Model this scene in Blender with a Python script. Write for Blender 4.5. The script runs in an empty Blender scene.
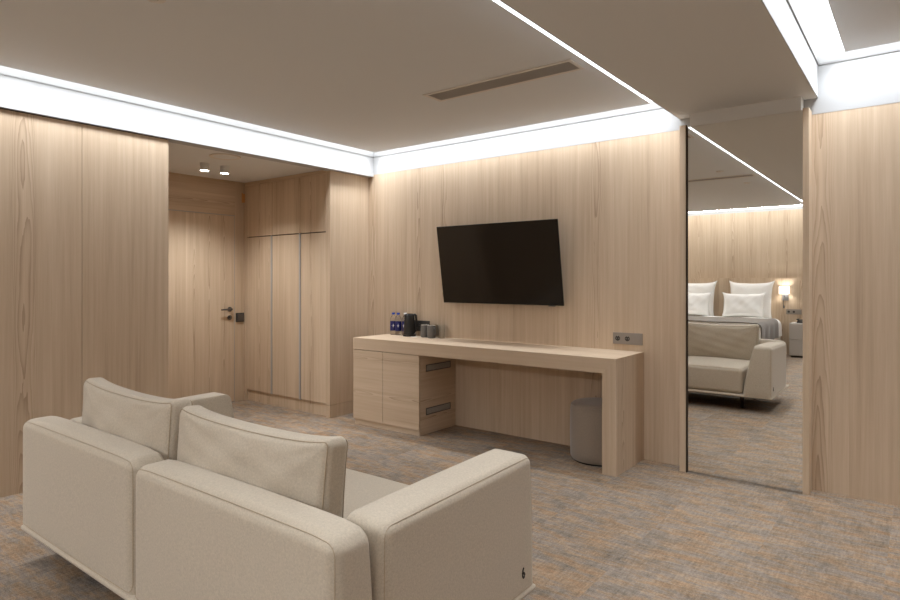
import bpy, bmesh, math, random
from mathutils import Vector, Matrix
R = math.radians
scn = bpy.context.scene
COL = scn.collection
random.seed(7)

# ------------------------------------------------------------------ materials
def srgb(r, g, b):
    def c(v):
        v /= 255.0
        return v / 12.92 if v <= 0.04045 else ((v + 0.055) / 1.055) ** 2.4
    return (c(r), c(g), c(b), 1.0)

def new_mat(name):
    m = bpy.data.materials.new(name); m.use_nodes = True
    nt = m.node_tree
    return m, nt, nt.nodes['Principled BSDF']

def plain(name, col, rough=0.5, metal=0.0, spec=0.5, bump=0.0, bscale=200, var=0.04, **kw):
    m, nt, b = new_mat(name)
    N, L = nt.nodes, nt.links
    geo = N.new('ShaderNodeNewGeometry')
    nz = N.new('ShaderNodeTexNoise'); nz.inputs['Scale'].default_value = bscale
    L.new(geo.outputs['Position'], nz.inputs['Vector'])
    mr = N.new('ShaderNodeMapRange'); mr.inputs[3].default_value = 1 - var; mr.inputs[4].default_value = 1 + var
    L.new(nz.outputs['Fac'], mr.inputs[0])
    mx = N.new('ShaderNodeVectorMath'); mx.operation = 'SCALE'
    mx.inputs[0].default_value = col[:3]
    L.new(mr.outputs[0], mx.inputs['Scale'])
    L.new(mx.outputs[0], b.inputs['Base Color'])
    b.inputs['Roughness'].default_value = rough
    b.inputs['Metallic'].default_value = metal
    b.inputs['Specular IOR Level'].default_value = spec
    for k, v in kw.items():
        b.inputs[k].default_value = v
    if bump:
        bp = N.new('ShaderNodeBump'); bp.inputs['Strength'].default_value = bump; bp.inputs['Distance'].default_value = 0.002
        L.new(nz.outputs['Fac'], bp.inputs['Height']); L.new(bp.outputs[0], b.inputs['Normal'])
    return m

def emis(name, col, s):
    m, nt, b = new_mat(name)
    b.inputs['Base Color'].default_value = (0.8, 0.8, 0.8, 1)
    b.inputs['Emission Color'].default_value = col
    b.inputs['Emission Strength'].default_value = s
    return m

def wood(name, grain='Z', tint=(1, 1, 1), seed=0.0, strip=0.30, contrast=1.0):
    """light oak veneer; grain direction along a world axis"""
    m, nt, b = new_mat(name)
    N, L = nt.nodes, nt.links
    def math_(op, a, c=None, v=None):
        n = N.new('ShaderNodeMath'); n.operation = op
        for i, s in enumerate((a, c)):
            if s is None: continue
            if isinstance(s, (int, float)): n.inputs[i].default_value = s
            else: L.new(s, n.inputs[i])
        return n.outputs[0]
    geo = N.new('ShaderNodeNewGeometry')
    sp = N.new('ShaderNodeSeparateXYZ'); L.new(geo.outputs['Position'], sp.inputs[0])
    X, Y, Z = sp.outputs
    if grain == 'Z': al = Z; ac = math_('ADD', X, math_('MULTIPLY', Y, 0.98))
    elif grain == 'X': al = X; ac = math_('ADD', Z, math_('MULTIPLY', Y, 0.98))
    else: al = Y; ac = math_('ADD', Z, math_('MULTIPLY', X, 0.98))
    ac = math_('ADD', ac, 31.7 + seed)
    # veneer leaves
    idx = math_('FLOOR', math_('DIVIDE', ac, strip))
    wn = N.new('ShaderNodeTexWhiteNoise'); wn.noise_dimensions = '1D'; L.new(idx, wn.inputs['W'])
    rnd = wn.outputs['Value']
    fr = math_('SUBTRACT', math_('DIVIDE', ac, strip), idx)          # 0..1 across the leaf
    alo = math_('ADD', al, math_('MULTIPLY', rnd, 9.0))
    def cv(a, c, d):
        n = N.new('ShaderNodeCombineXYZ')
        for i, s in enumerate((a, c, d)):
            if isinstance(s, (int, float)): n.inputs[i].default_value = s
            else: L.new(s, n.inputs[i])
        return n.outputs[0]
    def noise(vec, sc, det=3, ro=0.55):
        n = N.new('ShaderNodeTexNoise'); n.inputs['Scale'].default_value = sc
        n.inputs['Detail'].default_value = det; n.inputs['Roughness'].default_value = ro
        L.new(vec, n.inputs['Vector']); return n.outputs['Fac']
    big = noise(cv(math_('MULTIPLY', ac, 5.5), math_('MULTIPLY', alo, 0.55), 0.0), 1.0, 2)
    mid = noise(cv(math_('MULTIPLY', ac, 38), math_('MULTIPLY', alo, 0.9), 3.0), 1.0, 3)
    fine = noise(cv(math_('MULTIPLY', ac, 260), math_('MULTIPLY', alo, 5.0), 7.0), 1.0, 2, 0.6)
    wob = noise(cv(math_('MULTIPLY', ac, 30), math_('MULTIPLY', alo, 2.5), 5.0), 1.0, 3)
    # cathedral arches: parabola around the leaf centre, sliced by along-grain position
    c0 = math_('SUBTRACT', fr, 0.5)
    par = math_('MULTIPLY', math_('MULTIPLY', c0, c0), 60.0)
    ph = math_('ADD', math_('MULTIPLY', alo, 1.3), math_('ADD', par, math_('ADD', math_('MULTIPLY', big, 9.0), math_('MULTIPLY', wob, 0.8))))
    ring = math_('FRACT', math_('MULTIPLY', ph, 1.35))
    ring = math_('POWER', ring, 2.5)
    has = math_('GREATER_THAN', rnd, 0.45)
    cen = math_('SUBTRACT', 1.0, math_('MULTIPLY', math_('ABSOLUTE', c0), 2.3))
    cen = math_('MAXIMUM', cen, 0.0)
    ringc = math_('MULTIPLY', math_('MULTIPLY', ring, has), cen)
    v = math_('ADD', math_('MULTIPLY', math_('SUBTRACT', mid, 0.5), 0.42 * contrast), 0.5)
    v = math_('ADD', v, math_('MULTIPLY', math_('SUBTRACT', fine, 0.5), 0.15 * contrast))
    v = math_('ADD', v, math_('MULTIPLY', math_('SUBTRACT', big, 0.5), 0.35 * contrast))
    v = math_('SUBTRACT', v, math_('MULTIPLY', ringc, 0.30 * contrast))
    v = math_('ADD', v, math_('MULTIPLY', math_('SUBTRACT', rnd, 0.5), 0.09 * contrast))
    cr = N.new('ShaderNodeValToRGB'); L.new(v, cr.inputs[0])
    e = cr.color_ramp.elements
    t = tint
    def tc(r, g, bb):
        c = srgb(r, g, bb); return (c[0] * t[0], c[1] * t[1], c[2] * t[2], 1)
    e[0].position = 0.22; e[0].color = tc(166, 143, 120)
    e[1].position = 0.80; e[1].color = tc(222, 205, 183)
    x = e.new(0.42); x.color = tc(193, 171, 146)
    x = e.new(0.60); x.color = tc(207, 187, 163)
    L.new(cr.outputs[0], b.inputs['Base Color'])
    b.inputs['Roughness'].default_value = 0.55
    b.inputs['Specular IOR Level'].default_value = 0.3
    bp = N.new('ShaderNodeBump'); bp.inputs['Strength'].default_value = 0.15; bp.inputs['Distance'].default_value = 0.001
    L.new(fine, bp.inputs['Height']); L.new(bp.outputs[0], b.inputs['Normal'])
    return m

def carpet_mat():
    m, nt, b = new_mat('carpet_weave')
    N, L = nt.nodes, nt.links
    geo = N.new('ShaderNodeNewGeometry')
    sp = N.new('ShaderNodeSeparateXYZ'); L.new(geo.outputs['Position'], sp.inputs[0])
    def math_(op, a, c=None):
        n = N.new('ShaderNodeMath'); n.operation = op
        for i, s in enumerate((a, c)):
            if s is None: continue
            if isinstance(s, (int, float)): n.inputs[i].default_value = s
            else: L.new(s, n.inputs[i])
        return n.outputs[0]
    def cv(a, c, d):
        n = N.new('ShaderNodeCombineXYZ')
        for i, s in enumerate((a, c, d)):
            if isinstance(s, (int, float)): n.inputs[i].default_value = s
            else: L.new(s, n.inputs[i])
        return n.outputs[0]
    X, Y = sp.outputs[0], sp.outputs[1]
    # carpet planks 0.5 x 1.0 m give small offsets of the pattern
    ix = math_('FLOOR', math_('DIVIDE', math_('ADD', X, 20.13), 0.5))
    iy = math_('FLOOR', math_('DIVIDE', math_('ADD', Y, 20.31), 0.5))
    wn = N.new('ShaderNodeTexWhiteNoise'); wn.noise_dimensions = '2D'; L.new(cv(ix, iy, 0.0), wn.inputs['Vector'])
    off = math_('MULTIPLY', wn.outputs['Value'], 5.0)
    def noise(vec, det=3, ro=0.6):
        n = N.new('ShaderNodeTexNoise'); n.inputs['Scale'].default_value = 1.0
        n.inputs['Detail'].default_value = det; n.inputs['Roughness'].default_value = ro
        L.new(vec, n.inputs['Vector']); return n.outputs['Fac']
    blot = noise(cv(math_('MULTIPLY', X, 4.0), math_('MULTIPLY', Y, 7.0), off), 5, 0.65)
    st = noise(cv(math_('MULTIPLY', X, 14), math_('MULTIPLY', Y, 70), off), 4, 0.7)
    st2 = noise(cv(math_('MULTIPLY', X, 80), math_('MULTIPLY', Y, 12), off), 3, 0.65)
    fine = noise(cv(math_('MULTIPLY', X, 120), math_('MULTIPLY', Y, 240), 1.0), 2)
    hue = noise(cv(math_('MULTIPLY', X, 5.0), math_('MULTIPLY', Y, 18.0), math_('ADD', off, 11.0)), 5, 0.7)
    cr = N.new('ShaderNodeValToRGB'); L.new(hue, cr.inputs[0])
    e = cr.color_ramp.elements
    e[0].position = 0.32; e[0].color = srgb(128, 119, 110)
    e[1].position = 0.68; e[1].color = srgb(150, 122, 96)
    x = e.new(0.46); x.color = srgb(138, 126, 114)
    x = e.new(0.54); x.color = srgb(146, 126, 105)
    v = math_('ADD', math_('MULTIPLY', math_('SUBTRACT', st, 0.5), 1.1), 1.0)
    v = math_('ADD', v, math_('MULTIPLY', math_('SUBTRACT', st2, 0.5), 0.9))
    v = math_('ADD', v, math_('MULTIPLY', math_('SUBTRACT', blot, 0.5), 0.95))
    v = math_('ADD', v, math_('MULTIPLY', math_('SUBTRACT', fine, 0.5), 1.3))
    v = math_('ADD', v, math_('MULTIPLY', math_('SUBTRACT', wn.outputs['Value'], 0.5), 0.10))
    mx = N.new('ShaderNodeVectorMath'); mx.operation = 'SCALE'
    L.new(cr.outputs[0], mx.inputs[0]); L.new(v, mx.inputs['Scale'])
    L.new(mx.outputs[0], b.inputs['Base Color'])
    b.inputs['Roughness'].default_value = 0.95
    b.inputs['Specular IOR Level'].default_value = 0.1
    bp = N.new('ShaderNodeBump'); bp.inputs['Strength'].default_value = 0.5; bp.inputs['Distance'].default_value = 0.003
    L.new(fine, bp.inputs['Height']); L.new(bp.outputs[0], b.inputs['Normal'])
    return m

def fabric(name, col, var=0.10, scale=420, sheen=0.25, bump=0.35):
    m, nt, b = new_mat(name)
    N, L = nt.nodes, nt.links
    tc = N.new('ShaderNodeTexCoord')
    nz = N.new('ShaderNodeTexNoise'); nz.inputs['Scale'].default_value = scale; nz.inputs['Detail'].default_value = 3
    L.new(tc.outputs['Object'], nz.inputs['Vector'])
    n2 = N.new('ShaderNodeTexNoise'); n2.inputs['Scale'].default_value = 150; n2.inputs['Detail'].default_value = 4
    L.new(tc.outputs['Object'], n2.inputs['Vector'])
    ad = N.new('ShaderNodeMath'); ad.operation = 'ADD'; L.new(nz.outputs['Fac'], ad.inputs[0]); L.new(n2.outputs['Fac'], ad.inputs[1])
    mr = N.new('ShaderNodeMapRange'); mr.inputs[1].default_value = 0.7; mr.inputs[2].default_value = 1.3
    mr.inputs[3].default_value = 1 - var; mr.inputs[4].default_value = 1 + var
    L.new(ad.outputs[0], mr.inputs[0])
    mx = N.new('ShaderNodeVectorMath'); mx.operation = 'SCALE'; mx.inputs[0].default_value = col[:3]
    L.new(mr.outputs[0], mx.inputs['Scale']); L.new(mx.outputs[0], b.inputs['Base Color'])
    b.inputs['Roughness'].default_value = 0.9
    b.inputs['Specular IOR Level'].default_value = 0.15
    b.inputs['Sheen Weight'].default_value = sheen
    b.inputs['Sheen Roughness'].default_value = 0.5
    bp = N.new('ShaderNodeBump'); bp.inputs['Strength'].default_value = bump; bp.inputs['Distance'].default_value = 0.0015
    L.new(nz.outputs['Fac'], bp.inputs['Height']); L.new(bp.outputs[0], b.inputs['Normal'])
    return m

M = {
    'oak': wood('oak_veneer_upright', 'Z'),
    'oak_b': wood('oak_veneer_joinery', 'Z', seed=3.3, strip=0.17),
    'oak_x': wood('oak_veneer_level', 'X', seed=1.2, strip=0.16),
    'oak_y': wood('oak_veneer_level_side', 'Y', seed=2.1, strip=0.16),
    'oak_top': wood('oak_veneer_desktop', 'X', seed=5.2, strip=0.16, contrast=0.6),
    'carpet': carpet_mat(),
    'paint': plain('ceiling_paint', srgb(220, 221, 221), 0.9, spec=0.2, var=0.015),
    'fascia': plain('white_paint', srgb(180, 181, 182), 0.85, spec=0.2, var=0.01),
    'profile': plain('grey_cove_profile', srgb(150, 150, 150), 0.6),
    'dark_gap': plain('painted_gap_shade', srgb(70, 55, 42), 0.9),  # shade inside narrow gaps put into the colour
    'alu': plain('brushed_aluminium', srgb(165, 165, 165), 0.35, metal=0.9),
    'grip': plain('grey_grip_profile', srgb(168, 166, 164), 0.4, metal=0.15),
    'alu_dark': plain('dark_steel', srgb(110, 110, 112), 0.3, metal=0.9),
    'brass': plain('brass', srgb(215, 160, 105), 0.4, metal=0.7),
    'mirror': plain('mirror_glass', (0.93, 0.93, 0.91), 0.0, metal=1.0, var=0.0),
    'sofa': fabric('oatmeal_fabric', srgb(190, 178, 160), 0.13),
    'sofa_seam': fabric('oatmeal_seam', srgb(176, 160, 138)),
    'leg': plain('dark_walnut', srgb(48, 34, 26), 0.4),
    'velvet': fabric('grey_velvet', srgb(140, 126, 112), 0.05, 90, sheen=0.5, bump=0.1),
    'white_linen': fabric('white_linen', srgb(238, 236, 232), 0.02, 300, 0.1, 0.15),
    'throw': fabric('grey_throw', srgb(112, 104, 95), 0.1, 300),
    'stand': plain('taupe_lacquer', srgb(186, 180, 172), 0.45),
    'black': plain('black_plastic', srgb(30, 29, 28), 0.35),
    'bezel': plain('black_gloss_bezel', srgb(12, 12, 12), 0.25),
    'screen': plain('tv_screen', srgb(20, 15, 10), 0.12, spec=0.5, var=0.0),
    'cup': plain('grey_stoneware', srgb(105, 103, 100), 0.35),
    'cup_rim': plain('pale_glaze', srgb(205, 200, 192), 0.3),
    'blue': plain('blue_cap', srgb(30, 70, 170), 0.4),
    'navy': plain('navy_label', srgb(28, 30, 92), 0.45),
    'white_plastic': plain('white_plastic', srgb(235, 235, 232), 0.4),
    'socket': plain('taupe_metal_plate', srgb(150, 142, 134), 0.4, metal=0.3),
    'socket_hole': plain('socket_well', srgb(60, 55, 50), 0.6),
    'socket_dark': plain('anthracite_plate', srgb(62, 60, 58), 0.4),
    'grille': plain('grey_grille', srgb(176, 170, 162), 0.6),
    'vent_white': plain('pale_vent_frame', srgb(214, 206, 196), 0.5),
    'badge': plain('dark_badge', srgb(36, 28, 22), 0.5),
    'lamp_on': emis('downlight_glow', (1.0, 0.93, 0.84, 1), 30.0),
    'shade_on': emis('lit_lamp_shade', (1.0, 0.95, 0.88, 1), 2.2),
    'led': emis('led_tape', (0.95, 0.98, 1.0, 1), 4.2),
}
def glass(name, col, rough=0.0):
    m, nt, b = new_mat(name)
    b.inputs['Base Color'].default_value = col
    b.inputs['Roughness'].default_value = rough
    b.inputs['Transmission Weight'].default_value = 1.0
    b.inputs['IOR'].default_value = 1.33
    return m
M['clear'] = glass('clear_bottle_plastic', (0.97, 0.98, 1.0, 1), 0.03)
M['glass'] = glass('drinking_glass', (0.97, 0.98, 0.98, 1), 0.0)

# ------------------------------------------------------------------ mesh helpers
def add_box(bm, x0, x1, y0, y1, z0, z1, bev=0.0, seg=2):
    v = [bm.verts.new(p) for p in ((x0, y0, z0), (x1, y0, z0), (x1, y1, z0), (x0, y1, z0), (x0, y0, z1), (x1, y0, z1), (x1, y1, z1), (x0, y1, z1))]
    fs = [bm.faces.new([v[i] for i in q]) for q in ((0, 3, 2, 1), (4, 5, 6, 7), (0, 1, 5, 4), (1, 2, 6, 5), (2, 3, 7, 6), (3, 0, 4, 7))]
    if bev:
        es = list({e for f in fs for e in f.edges})
        bmesh.ops.bevel(bm, geom=es, offset=bev, segments=seg, affect='EDGES', profile=0.5)
    return bm

def box(*a, **k):
    return add_box(bmesh.new(), *a, **k)

def add_prism(bm, poly, axis, a0, a1):
    """extrude 2-D polygon along axis (0,1,2)"""
    def P(u, v, w):
        return {0: (w, u, v), 1: (u, w, v), 2: (u, v, w)}[axis]
    A = [bm.verts.new(P(u, v, a0)) for u, v in poly]
    B = [bm.verts.new(P(u, v, a1)) for u, v in poly]
    n = len(poly)
    bm.faces.new(A); bm.faces.new(B[::-1])
    for i in range(n):
        bm.faces.new((A[i], A[(i + 1) % n], B[(i + 1) % n], B[i]))
    bmesh.ops.recalc_face_normals(bm, faces=bm.faces)
    return bm

def add_lathe(bm, prof, seg=24, c=(0, 0, 0), axis='Z', caps=True):
    rings = []
    for r, z in prof:
        ring = []
        for i in range(seg):
            a = 2 * math.pi * i / seg
            p = (r * math.cos(a), r * math.sin(a), z)
            if axis == 'Y': p = (p[0], p[2], p[1])
            if axis == 'X': p = (p[2], p[0], p[1])
            ring.append(bm.verts.new((p[0] + c[0], p[1] + c[1], p[2] + c[2])))
        rings.append(ring)
    fs = []
    for A, B in zip(rings, rings[1:]):
        for i in range(seg):
            fs.append(bm.faces.new((A[i], A[(i + 1) % seg], B[(i + 1) % seg], B[i])))
    if caps:
        fs.append(bm.faces.new(rings[0][::-1])); fs.append(bm.faces.new(rings[-1]))
    bmesh.ops.recalc_face_normals(bm, faces=fs)
    return bm

def add_tube(bm, pts, r, seg=8, closed=False):
    pts = [Vector(p) for p in pts]
    n = len(pts); rings = []
    up = Vector((0.31, 0.17, 0.93))
    for i, p in enumerate(pts):
        a = pts[(i - 1) % n] if (closed or i > 0) else p
        c = pts[(i + 1) % n] if (closed or i < n - 1) else p
        t = (c - a).normalized()
        s = t.cross(up)
        if s.length < 1e-4: s = t.cross(Vector((1, 0, 0)))
        s.normalize(); w = s.cross(t)
        rr = r[i] if isinstance(r, (list, tuple)) else r
        rings.append([bm.verts.new(p + rr * (math.cos(2 * math.pi * k / seg) * s + math.sin(2 * math.pi * k / seg) * w)) for k in range(seg)])
    m = n if closed else n - 1
    for i in range(m):
        A, B = rings[i], rings[(i + 1) % n]
        for k in range(seg):
            bm.faces.new((A[k], A[(k + 1) % seg], B[(k + 1) % seg], B[k]))
    if not closed:
        bm.faces.new(rings[0][::-1]); bm.faces.new(rings[-1])
    bmesh.ops.recalc_face_normals(bm, faces=bm.faces)
    return bm

def soft_box(a, b, c, r, puff=(0, 0, 0), warp=None, n=14, k=4):
    """rounded, slightly puffed box centred on the origin, half sizes a b c"""
    H = (a, b, c)
    def samp(h):
        inner = h - r
        out = [inner + r * math.tan(R(45) * i / k) for i in range(1, k + 1)]
        mid = [-inner + 2 * inner * i / n for i in range(n + 1)]
        return [-v for v in out[::-1]] + mid + out
    S = [samp(h) for h in H]
    bm = bmesh.new()
    for ax in range(3):
        u, v = [i for i in range(3) if i != ax]
        for sg in (-1, 1):
            grid = []
            for pu in S[u]:
                row = []
                for pv in S[v]:
                    p = [0, 0, 0]; p[ax] = sg * H[ax]; p[u] = pu; p[v] = pv
                    q = [max(-(H[i] - r), min(H[i] - r, p[i])) for i in range(3)]
                    d = Vector([p[i] - q[i] for i in range(3)])
                    d.normalize()
                    w = Vector(q) + r * d
                    for i in range(3):
                        o = [j for j in range(3) if j != i]
                        f = (1 - (p[o[0]] / H[o[0]]) ** 2) * (1 - (p[o[1]] / H[o[1]]) ** 2)
                        w[i] += puff[i] * f * (p[i] / H[i])
                    if warp: w = Vector(warp(w))
                    row.append(bm.verts.new(w))
                grid.append(row)
            for i in range(len(grid) - 1):
                for j in range(len(grid[0]) - 1):
                    q = (grid[i][j], grid[i + 1][j], grid[i + 1][j + 1], grid[i][j + 1])
                    bm.faces.new(q)
    bmesh.ops.remove_doubles(bm, verts=bm.verts, dist=1e-5)
    bmesh.ops.recalc_face_normals(bm, faces=bm.faces)
    return bm

def seam_loop(a, b, c, r, axis, sg, rr=0.03, puff=(0, 0, 0), warp=None, rad=0.0017, n=30):
    """thin stitched seam round one face of a soft box"""
    H = (a, b, c)
    u, v = [i for i in range(3) if i != axis]
    hu = H[u] - r * 0.2929; hv = H[v] - r * 0.2929
    pts2 = []
    for cx, cy, a0 in ((1, 1, 0), (-1, 1, 90), (-1, -1, 180), (1, -1, 270)):
        for k in range(5):
            t = R(a0 + 90 * k / 4)
            pts2.append((cx * (hu - rr) + rr * math.cos(t), cy * (hv - rr) + rr * math.sin(t)))
    out = []
    m = len(pts2)
    for i in range(m):
        p, q = pts2[i], pts2[(i + 1) % m]
        L = math.hypot(q[0] - p[0], q[1] - p[1]); s = max(1, int(L / 0.03))
        for k in range(s):
            t = k / s
            w = Vector((0, 0, 0)); w[u] = p[0] + (q[0] - p[0]) * t; w[v] = p[1] + (q[1] - p[1]) * t
            w[axis] = sg * (H[axis] - r * 0.2929)
            for i2 in range(3):
                o = [j for j in range(3) if j != i2]
                f = max(0, 1 - (w[o[0]] / H[o[0]]) ** 2) * max(0, 1 - (w[o[1]] / H[o[1]]) ** 2)
                w[i2] += puff[i2] * f * (w[i2] / H[i2])
            if warp: w = Vector(warp(w))
            out.append(w)
    return add_tube(bmesh.new(), out, rad, 6, True)

def shift(bm, v):
    bmesh.ops.translate(bm, verts=bm.verts, vec=v); return bm
def rot(bm, ang, ax='Z'):
    bmesh.ops.rotate(bm, verts=bm.verts, cent=(0, 0, 0), matrix=Matrix.Rotation(ang, 3, ax)); return bm

def base_of(o):
    v = Vector((0, 0, 0))
    while o:
        v += o.location; o = o.parent
    return v

def obj(name, bm, mat, parent=None, smooth=False, loc=None):
    me = bpy.data.meshes.new(name)
    if loc is not None:
        pass
    if parent is not None:
        bmesh.ops.translate(bm, verts=bm.verts, vec=-base_of(parent))
    bm.to_mesh(me); bm.free()
    for mm in (mat if isinstance(mat, (list, tuple)) else [mat]):
        me.materials.append(mm)
    o = bpy.data.objects.new(name, me); COL.objects.link(o)
    if parent is not None: o.parent = parent
    if loc is not None: o.location = loc
    if smooth:
        for p in me.polygons: p.use_smooth = True
        if smooth != 'all':
            try:
                me.set_sharp_from_angle(angle=R(40))
            except Exception: pass
    return o

def tag(o, label, cat, group=None):
    o['label'] = label; o['category'] = cat
    if group: o['group'] = group
    return o
def thing(name, label, cat, loc, group=None):
    o = bpy.data.objects.new(name, None); COL.objects.link(o); o.location = loc
    o.empty_display_size = 0.1
    return tag(o, label, cat, group)
def struct(name, bm, mat, parent=None, smooth=False):
    o = obj(name, bm, mat, parent, smooth)
    if parent is None: o['kind'] = 'structure'
    return o

def copy_tree(o, parent=None):
    c = o.copy(); COL.objects.link(c); c.parent = parent
    for ch in list(o.children):
        copy_tree(ch, c)
    return c

# ------------------------------------------------------------------ constants (metres)
XL, YB, YF, XR = -4.42, 4.44, -3.62, 2.60
ZW = 2.386          # top of the oak cladding on the TV wall
ZP, ZP2 = 2.565, 2.665   # main floating ceiling / bed side floating ceiling
ZS = 2.46           # underside of the beam
XS0, XS1 = -1.36, -0.52
XD = -5.91

# ------------------------------------------------------------------ room shell
struct('floor', box(-6.1, 2.8, -3.8, 4.6, -0.1, 0.0), M['carpet'])

bm = bmesh.new()
add_box(bm, -4.60, -2.8915, YB, YB + .12, 0, ZW)
add_box(bm, -2.8885, XS1 - .03, YB, YB + .12, 0, ZW)
add_box(bm, XS1 - .03, .56, YB, YB + .12, 0, 2.36)
add_box(bm, .563, XR + .1, YB, YB + .12, 0, 2.36)
add_box(bm, -6.0, XR + .1, YB + .004, YB + .16, 0, 2.355)
struct('wall_back', bm, M['oak'])

bm = bmesh.new()
add_box(bm, XL - .10, XL, YF, -.27, 0, 2.357)
add_box(bm, XL - .10, XL, -.267, 1.7255, 0, 2.357)
add_box(bm, XL - .10, XL, 1.7285, 2.316, 0, 2.357)
add_box(bm, XL - .14, XL - .012, YF, 2.30, 0, 2.35)
add_box(bm, XD - .05, XL - .10, 2.20, 2.31, 0, 2.39)
struct('wall_left', bm, M['oak'])
struct('trim_1', box(XL - .12, XL - .012, YF, 2.312, 2.35, 2.370), M['dark_gap'])  # dark line painted as the shade of the gap below the fascia

bm = bmesh.new()
add_box(bm, -6.0, XD, 2.3, 2.90, 0, 2.39)
add_box(bm, -6.0, XD, 3.838, 4.45, 0, 2.39)
struct('wall_entrance', bm, M['oak_b'])
struct('trim_2', box(-6.0, XD, 2.90, 3.838, 2.022, 2.39), M['oak_y'])

bm = bmesh.new()
add_box(bm, XR, XR + .12, YF - .1, YB + .1, 0, 2.36)
struct('wall_right', bm, M['oak'])
bm = bmesh.new()
add_box(bm, -4.6, -3.045, YF - .12, YF, 0, ZP + .002)
add_box(bm, -3.042, -1.0, YF - .12, YF, 0, ZP + .002)
add_box(bm, -.997, XR + .1, YF - .12, YF, 0, 2.47)
add_box(bm, -4.6, XR + .1, YF - .15, YF - .004, 0, 2.47)
struct('wall_front', bm, M['oak'])

# cove fascias (white) above the oak
XF = XL + .018
struct('trim_3', box(XL - .10, XF, YF, YB, 2.365, 2.78), M['fascia'])
bm = bmesh.new()
add_box(bm, XL - .1, XS0 + .02, YB - .001, YB + .14, ZW, 2.78)
add_box(bm, XS0 + .02, XS1 - .03, YB - .001, YB + .14, ZW, 2.78)
add_box(bm, XS1 - .03, XR + .1, YB - .001, YB + .14, 2.36, 2.90)
struct('trim_4', bm, M['fascia'])
struct('trim_5', box(XR - .001, XR + .1, YF, YB, 2.36, 2.90), M['fascia'])
bm = bmesh.new()
add_box(bm, XL - .1, XS0, YF - .1, YF + .001, ZP + .002, 2.78)
add_box(bm, XS1, XR, YF - .1, YF + .001, 2.47, 2.90)
struct('trim_6', bm, M['fascia'])
# beam running from the TV wall to the bed wall; flanks white, soffit ceiling paint
struct('ceiling_beam', box(XS0, XS1, YF, YB - .001, ZS, 2.84), M['paint'])
struct('trim_7', box(XS1, XS1 + .004, YF, YB - .001, ZS + .002, ZP2), M['fascia'])
struct('trim_8', box(XS0 - .004, XS0, YF, YB - .001, ZS + .002, ZP), M['fascia'])
# thin grey cove profiles
def profile(name, *a): struct(name, box(*a), M['profile'])
profile('trim_9', XF - .01, XF + .005, YF, YB - .001, ZP - .004, ZP + .003)
profile('trim_10', XF + .005, XS0 - .005, YB - .006, YB, ZP - .004, ZP + .003)
profile('trim_11', XS1 + .003, XS1 + .012, YF, YB - .001, ZP2 - .002, ZP2 + .010)
profile('trim_12', XS1 + .012, XR, YB - .008, YB, ZP2 - .004, ZP2 + .006)

# floating ceiling panel with the cut-outs of the two slot grilles
VX0, VX1 = -2.655, -1.565
VENTS = [(VX0, VX1, 3.14, 3.33), (-2.93, -1.56, 0.66, 0.83)]
PX0, PX1, PY0, PY1 = -4.235, -1.515, -2.92, 4.285
def panel_with_holes(x0, x1, y0, y1, z0, z1, holes):
    xs = sorted({x0, x1} | {h[0] for h in holes} | {h[1] for h in holes})
    ys = sorted({y0, y1} | {h[2] for h in holes} | {h[3] for h in holes})
    bm = bmesh.new()
    for i in range(len(xs) - 1):
        for j in range(len(ys) - 1):
            cx, cy = (xs[i] + xs[i + 1]) / 2, (ys[j] + ys[j + 1]) / 2
            if any(h[0] < cx < h[1] and h[2] < cy < h[3] for h in holes): continue
            add_box(bm, xs[i], xs[i + 1], ys[j], ys[j + 1], z0, z1)
    bmesh.ops.remove_doubles(bm, verts=bm.verts, dist=1e-5)
    return bm
inset = [(h[0] + .01, h[1] - .01, h[2] + .01, h[3] - .01) for h in VENTS]
struct('ceiling', panel_with_holes(PX0, PX1, PY0, PY1, ZP, ZP + .02, inset), M['paint'])
struct('ceiling_bed_side', box(XS1 + .16, XR - .16, YF + .16, YB - .16, ZP2, ZP2 + .02), M['paint'])
struct('ceiling_entrance', box(XD - .1, XL - .10, 2.2, 4.5, 2.39, 2.50), M['paint'])
bm = bmesh.new()
add_box(bm, XL - .1, XS0, YF - .1, YB + .1, 2.72, 2.86)
add_box(bm, XS0, XR + .1, YF - .1, YB + .1, 2.80, 2.90)
struct('ceiling_slab', bm, M['fascia'])
struct('trim_13', box(-1.262, -.594, 4.333, YB - .001, 2.372, ZS), M['paint'])

# ------------------------------------------------------------------ entrance door
door = struct('door_1', box(-5.985, XD - .004, 2.92, 3.832, .006, 2.013, bev=.001, seg=1), M['oak_b'])
struct('door_frame', box(XD - .06, XD - .006, 3.832, 3.838, 0, 2.022), M['grip'], door)
b2 = box(XD - .06, XD - .002, 2.90, 3.838, 2.0135, 2.0215); struct('door_head_profile', b2, M['grip'], door)
bm = bmesh.new()
add_lathe(bm, [(.026, 0), (.026, .008), (.011, .010), (.011, .045)], 24, (XD - .004, 3.775, 1.005), 'X')
add_tube(bm, [(XD + .042, 3.775, 1.005), (XD + .048, 3.765, 1.005), (XD + .048, 3.70, 1.005), (XD + .044, 3.65, 1.003)], [.010, .010, .009, .008], 10)
struct('door_handle', bm, M['alu_dark'], door, True)
bm = add_lathe(bmesh.new(), [(.026, 0), (.026, .008), (.013, .009), (.013, .024)], 24, (XD - .004, 3.775, .915), 'X')
struct('lock_rosette', bm, M['alu_dark'], door, True)

t = thing('light_switch', 'dark square key-card switch on the oak panel right of the entrance door', 'switch', (XD, 3.895, .865))
obj('plate', box(XD, XD + .010, 3.845, 3.945, .862, .962, bev=.003), M['socket_dark'], t)
obj('slot', box(XD + .010, XD + .022, 3.857, 3.933, .872, .950, bev=.004), M['alu_dark'], t)

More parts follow.
